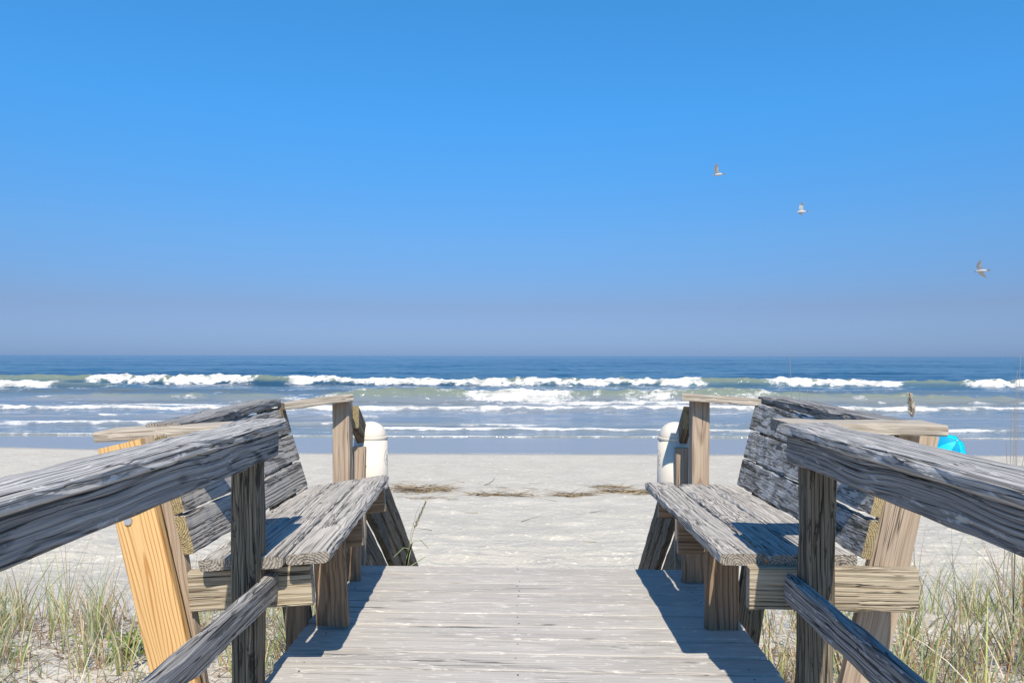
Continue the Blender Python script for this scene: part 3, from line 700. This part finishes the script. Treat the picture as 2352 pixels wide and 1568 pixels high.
for sg, nm, lab in ((-1, 'dune_grass', 'patchy green and straw-coloured dune grass left of the boardwalk'), (1, 'dune_grass', 'tangled green and brown dune grass right of the boardwalk')):
    Rb = Ribbons()
    if sg < 0:
        for i in range(170):
            y = random.uniform(4.6, 7.2); x = -random.uniform(1.1, 1.2+y*.72)
            dens = vnoise(np.array(x*1.2), np.array(y*1.2), 91)
            tuft(Rb, x, y, int(5+30*dens**2), random.uniform(.30, .72), .05, .5, .2, .0085)
        for i in range(90):
            y = random.uniform(3.0, 4.6); x = -random.uniform(1.1, 1.2+y*.72)
            tuft(Rb, x, y, random.randint(2, 7), random.uniform(.2, .5), .05, .6)
        litter(Rb, -5.2, -1.05, 2.6, 6.4, 4200)
        for i in range(44):
            y = random.uniform(4.4, 6.6); x = -random.uniform(2.0, 4.4); tuft(Rb, x, y, 3, random.uniform(.6, 1.0), .03, .35, .12, .006)
    else:
        for i in range(300):
            y = random.uniform(3.3, 7.2); x = random.uniform(1.1, 1.2+y*.72)
            dens = vnoise(np.array(x*1.2), np.array(y*1.2), 93)
            tuft(Rb, x, y, int(4+26*dens**2), random.uniform(.30, .74), .05, .5, .22, .009)
        litter(Rb, 1.05, 5.2, 2.6, 5.6, 4200)
        for i in range(40):
            y = random.uniform(3.9, 6.4); x = random.uniform(1.9, 4.2); tuft(Rb, x, y, 6, random.uniform(.7, 1.15), .03, .55, .15, .009)
    o = Rb.build(nm); tag(o, lab, 'grass', kind='stuff')

# distinct plants
Rb = Ribbons(); bx, by = -.62, 4.30
x0, y0 = -.82, 5.6
def stalk(Rb, pts, w, col):
    pts = [Vector(p) for p in pts]; b0 = len(Rb.v)
    for ax_ in (Vector((1, 0, 0)), Vector((0, 1, 0))):
        b0 = len(Rb.v)
        for i, p in enumerate(pts):
            ww = w*(1-.6*i/len(pts)); Rb.v += [p-ax_*ww, p+ax_*ww]; Rb.c += [col, col]
        for i in range(len(pts)-1):
            a = b0+2*i; Rb.f.append((a, a+1, a+3, a+2))
def at(px, py, Y): return Vector(((px-1200)*Y/1700, Y, 1.15-(py-817)*Y/1700))
def seedhead(Rb, p, q, n, L_, col, wd):
    p, q = Vector(p), Vector(q)
    for i in range(n):
        f = i/n; c_ = p.lerp(q, f); a = random.uniform(0, 6.28); b = random.uniform(.7, 1.2)
        d = (q-p).normalized()*1.0 + Vector((math.cos(a)*.7, math.sin(a)*.7, 0))
        Rb.blade(c_, d, L_*(1-.5*f), wd, (0, 0, 0), tuple(k*b for k in col), 2)
Yg_ = 5.0
g0 = at(930, 1335, Yg_)
stalk(Rb, [g0, at(937, 1290, Yg_), at(948, 1225, Yg_), at(962, 1185, Yg_), at(979, 1150, Yg_)], .003, (.40, .38, .26))
stalk(Rb, [g0, at(936, 1290, Yg_), at(944, 1225, Yg_), at(956, 1180, Yg_), at(967, 1155, Yg_)], .002, (.33, .30, .22))
seedhead(Rb, at(952, 1215, Yg_), at(979, 1152, Yg_), 60, .03, (.40, .36, .24), .007)
for pts in ([(928, 1330), (936, 1280), (948, 1246), (966, 1240), (985, 1260)], [(928, 1330), (934, 1290), (942, 1262), (928, 1258), (905, 1280)], [(928, 1330), (938, 1285), (946, 1250)], [(928, 1340), (945, 1300), (978, 1278)]):
    stalk(Rb, [at(a, b, Yg_) for a, b in pts], .007, (.42, .50, .28))
o = Rb.build('sea_oat'); tag(o, 'lone sea oat with green leaves beside the left stair rail', 'plant')
def tall(name, label, px0, base, tops, Y, col, heads=()):
    Rb = Ribbons()
    for (a, b, c_) in tops:
        stalk(Rb, [at(px0, base, Y), at((px0*2+a)/3, base+(b-base)*.4, Y), at((px0+a*2)/3+c_, base+(b-base)*.75, Y), at(a, b, Y)], .0028, col)
    for (a, b, c_, d_, n, L_, w_) in heads: seedhead(Rb, at(a, b, Y), at(c_, d_, Y), n, L_, (.60, .52, .40), w_)
    o = Rb.build(name); tag(o, label, 'plant')
tall('grass_stalk', 'thin pale stalks rising behind the right bench back', 1822, 1400, [(1811, 812, 2), (1834, 872, 0), (1852, 890, 2)], 4.9, (.30, .30, .28))
tall('grass_stalk', 'tall bare grass stalks at the far right edge', 2318, 1420, [(2334, 812, -3), (2326, 850, -2), (2310, 940, -2), (2300, 1010, 0)], 4.4, (.38, .33, .28))
tall('grass_stalk', 'leaning stalk near the right edge of the picture', 2290, 1420, [(2352, 985, 0), (2320, 915, 8)], 4.5, (.38, .33, .28))
tall('sea_oat', 'feathery tan seed head above the right cross rail', 2096, 1380, [(2083, 905, 2)], 4.2, (.40, .34, .25), [(2090, 955, 2083, 903, 90, .045, .011)])
# low leafy herb with a yellow flower
Rb = Ribbons(); hx, hy = at(300, 1400, 5.0).x, 5.0
for i in range(130):
    a = random.uniform(0, 6.28); r = abs(random.gauss(0, .15)); X_, Y_ = hx+r*math.cos(a), hy+r*.6*math.sin(a)
    Rb.blade((X_, Y_, gz(X_, Y_)+random.uniform(0, .16)), (math.cos(a), math.sin(a), random.uniform(.2, 1)), random.uniform(.04, .08), .026, (0, 0, -.1), random.choice(((.17, .26, .05), (.24, .33, .08), (.12, .19, .05))), 3)
herb = Rb.build('leafy_herb'); tag(herb, 'low bright green leafy ground cover in the left grass', 'plant', kind='stuff')
fl = at(455, 1352, 4.85)
vs_, fs = [], []
for k in range(9):
    a = k*2*math.pi/9; d = Vector((math.cos(a), -.5, math.sin(a))); s_ = Vector((-math.sin(a), 0, math.cos(a)))
    b = len(vs_); vs_ += [fl, fl+d*.012+s_*.006, fl+d*.024, fl+d*.012-s_*.006]; fs.append((b, b+1, b+2, b+3))
b = len(vs_); gy = gz(fl.x, fl.y)
vs_ += [fl+Vector((-.003, .004, 0)), fl+Vector((.003, .004, 0)), Vector((fl.x+.003, fl.y+.01, gy)), Vector((fl.x-.003, fl.y+.01, gy))]; fs.append((b, b+1, b+2, b+3))
o = mesh_obj('flower', vs_, fs, [simple('yellow_petal', (.85, .50, .02), .6), simple('green_stem', (.2, .3, .06), .7)], None, [0]*9+[1])
tag(o, 'single yellow flower in the grass beside the yellow pine board', 'flower')
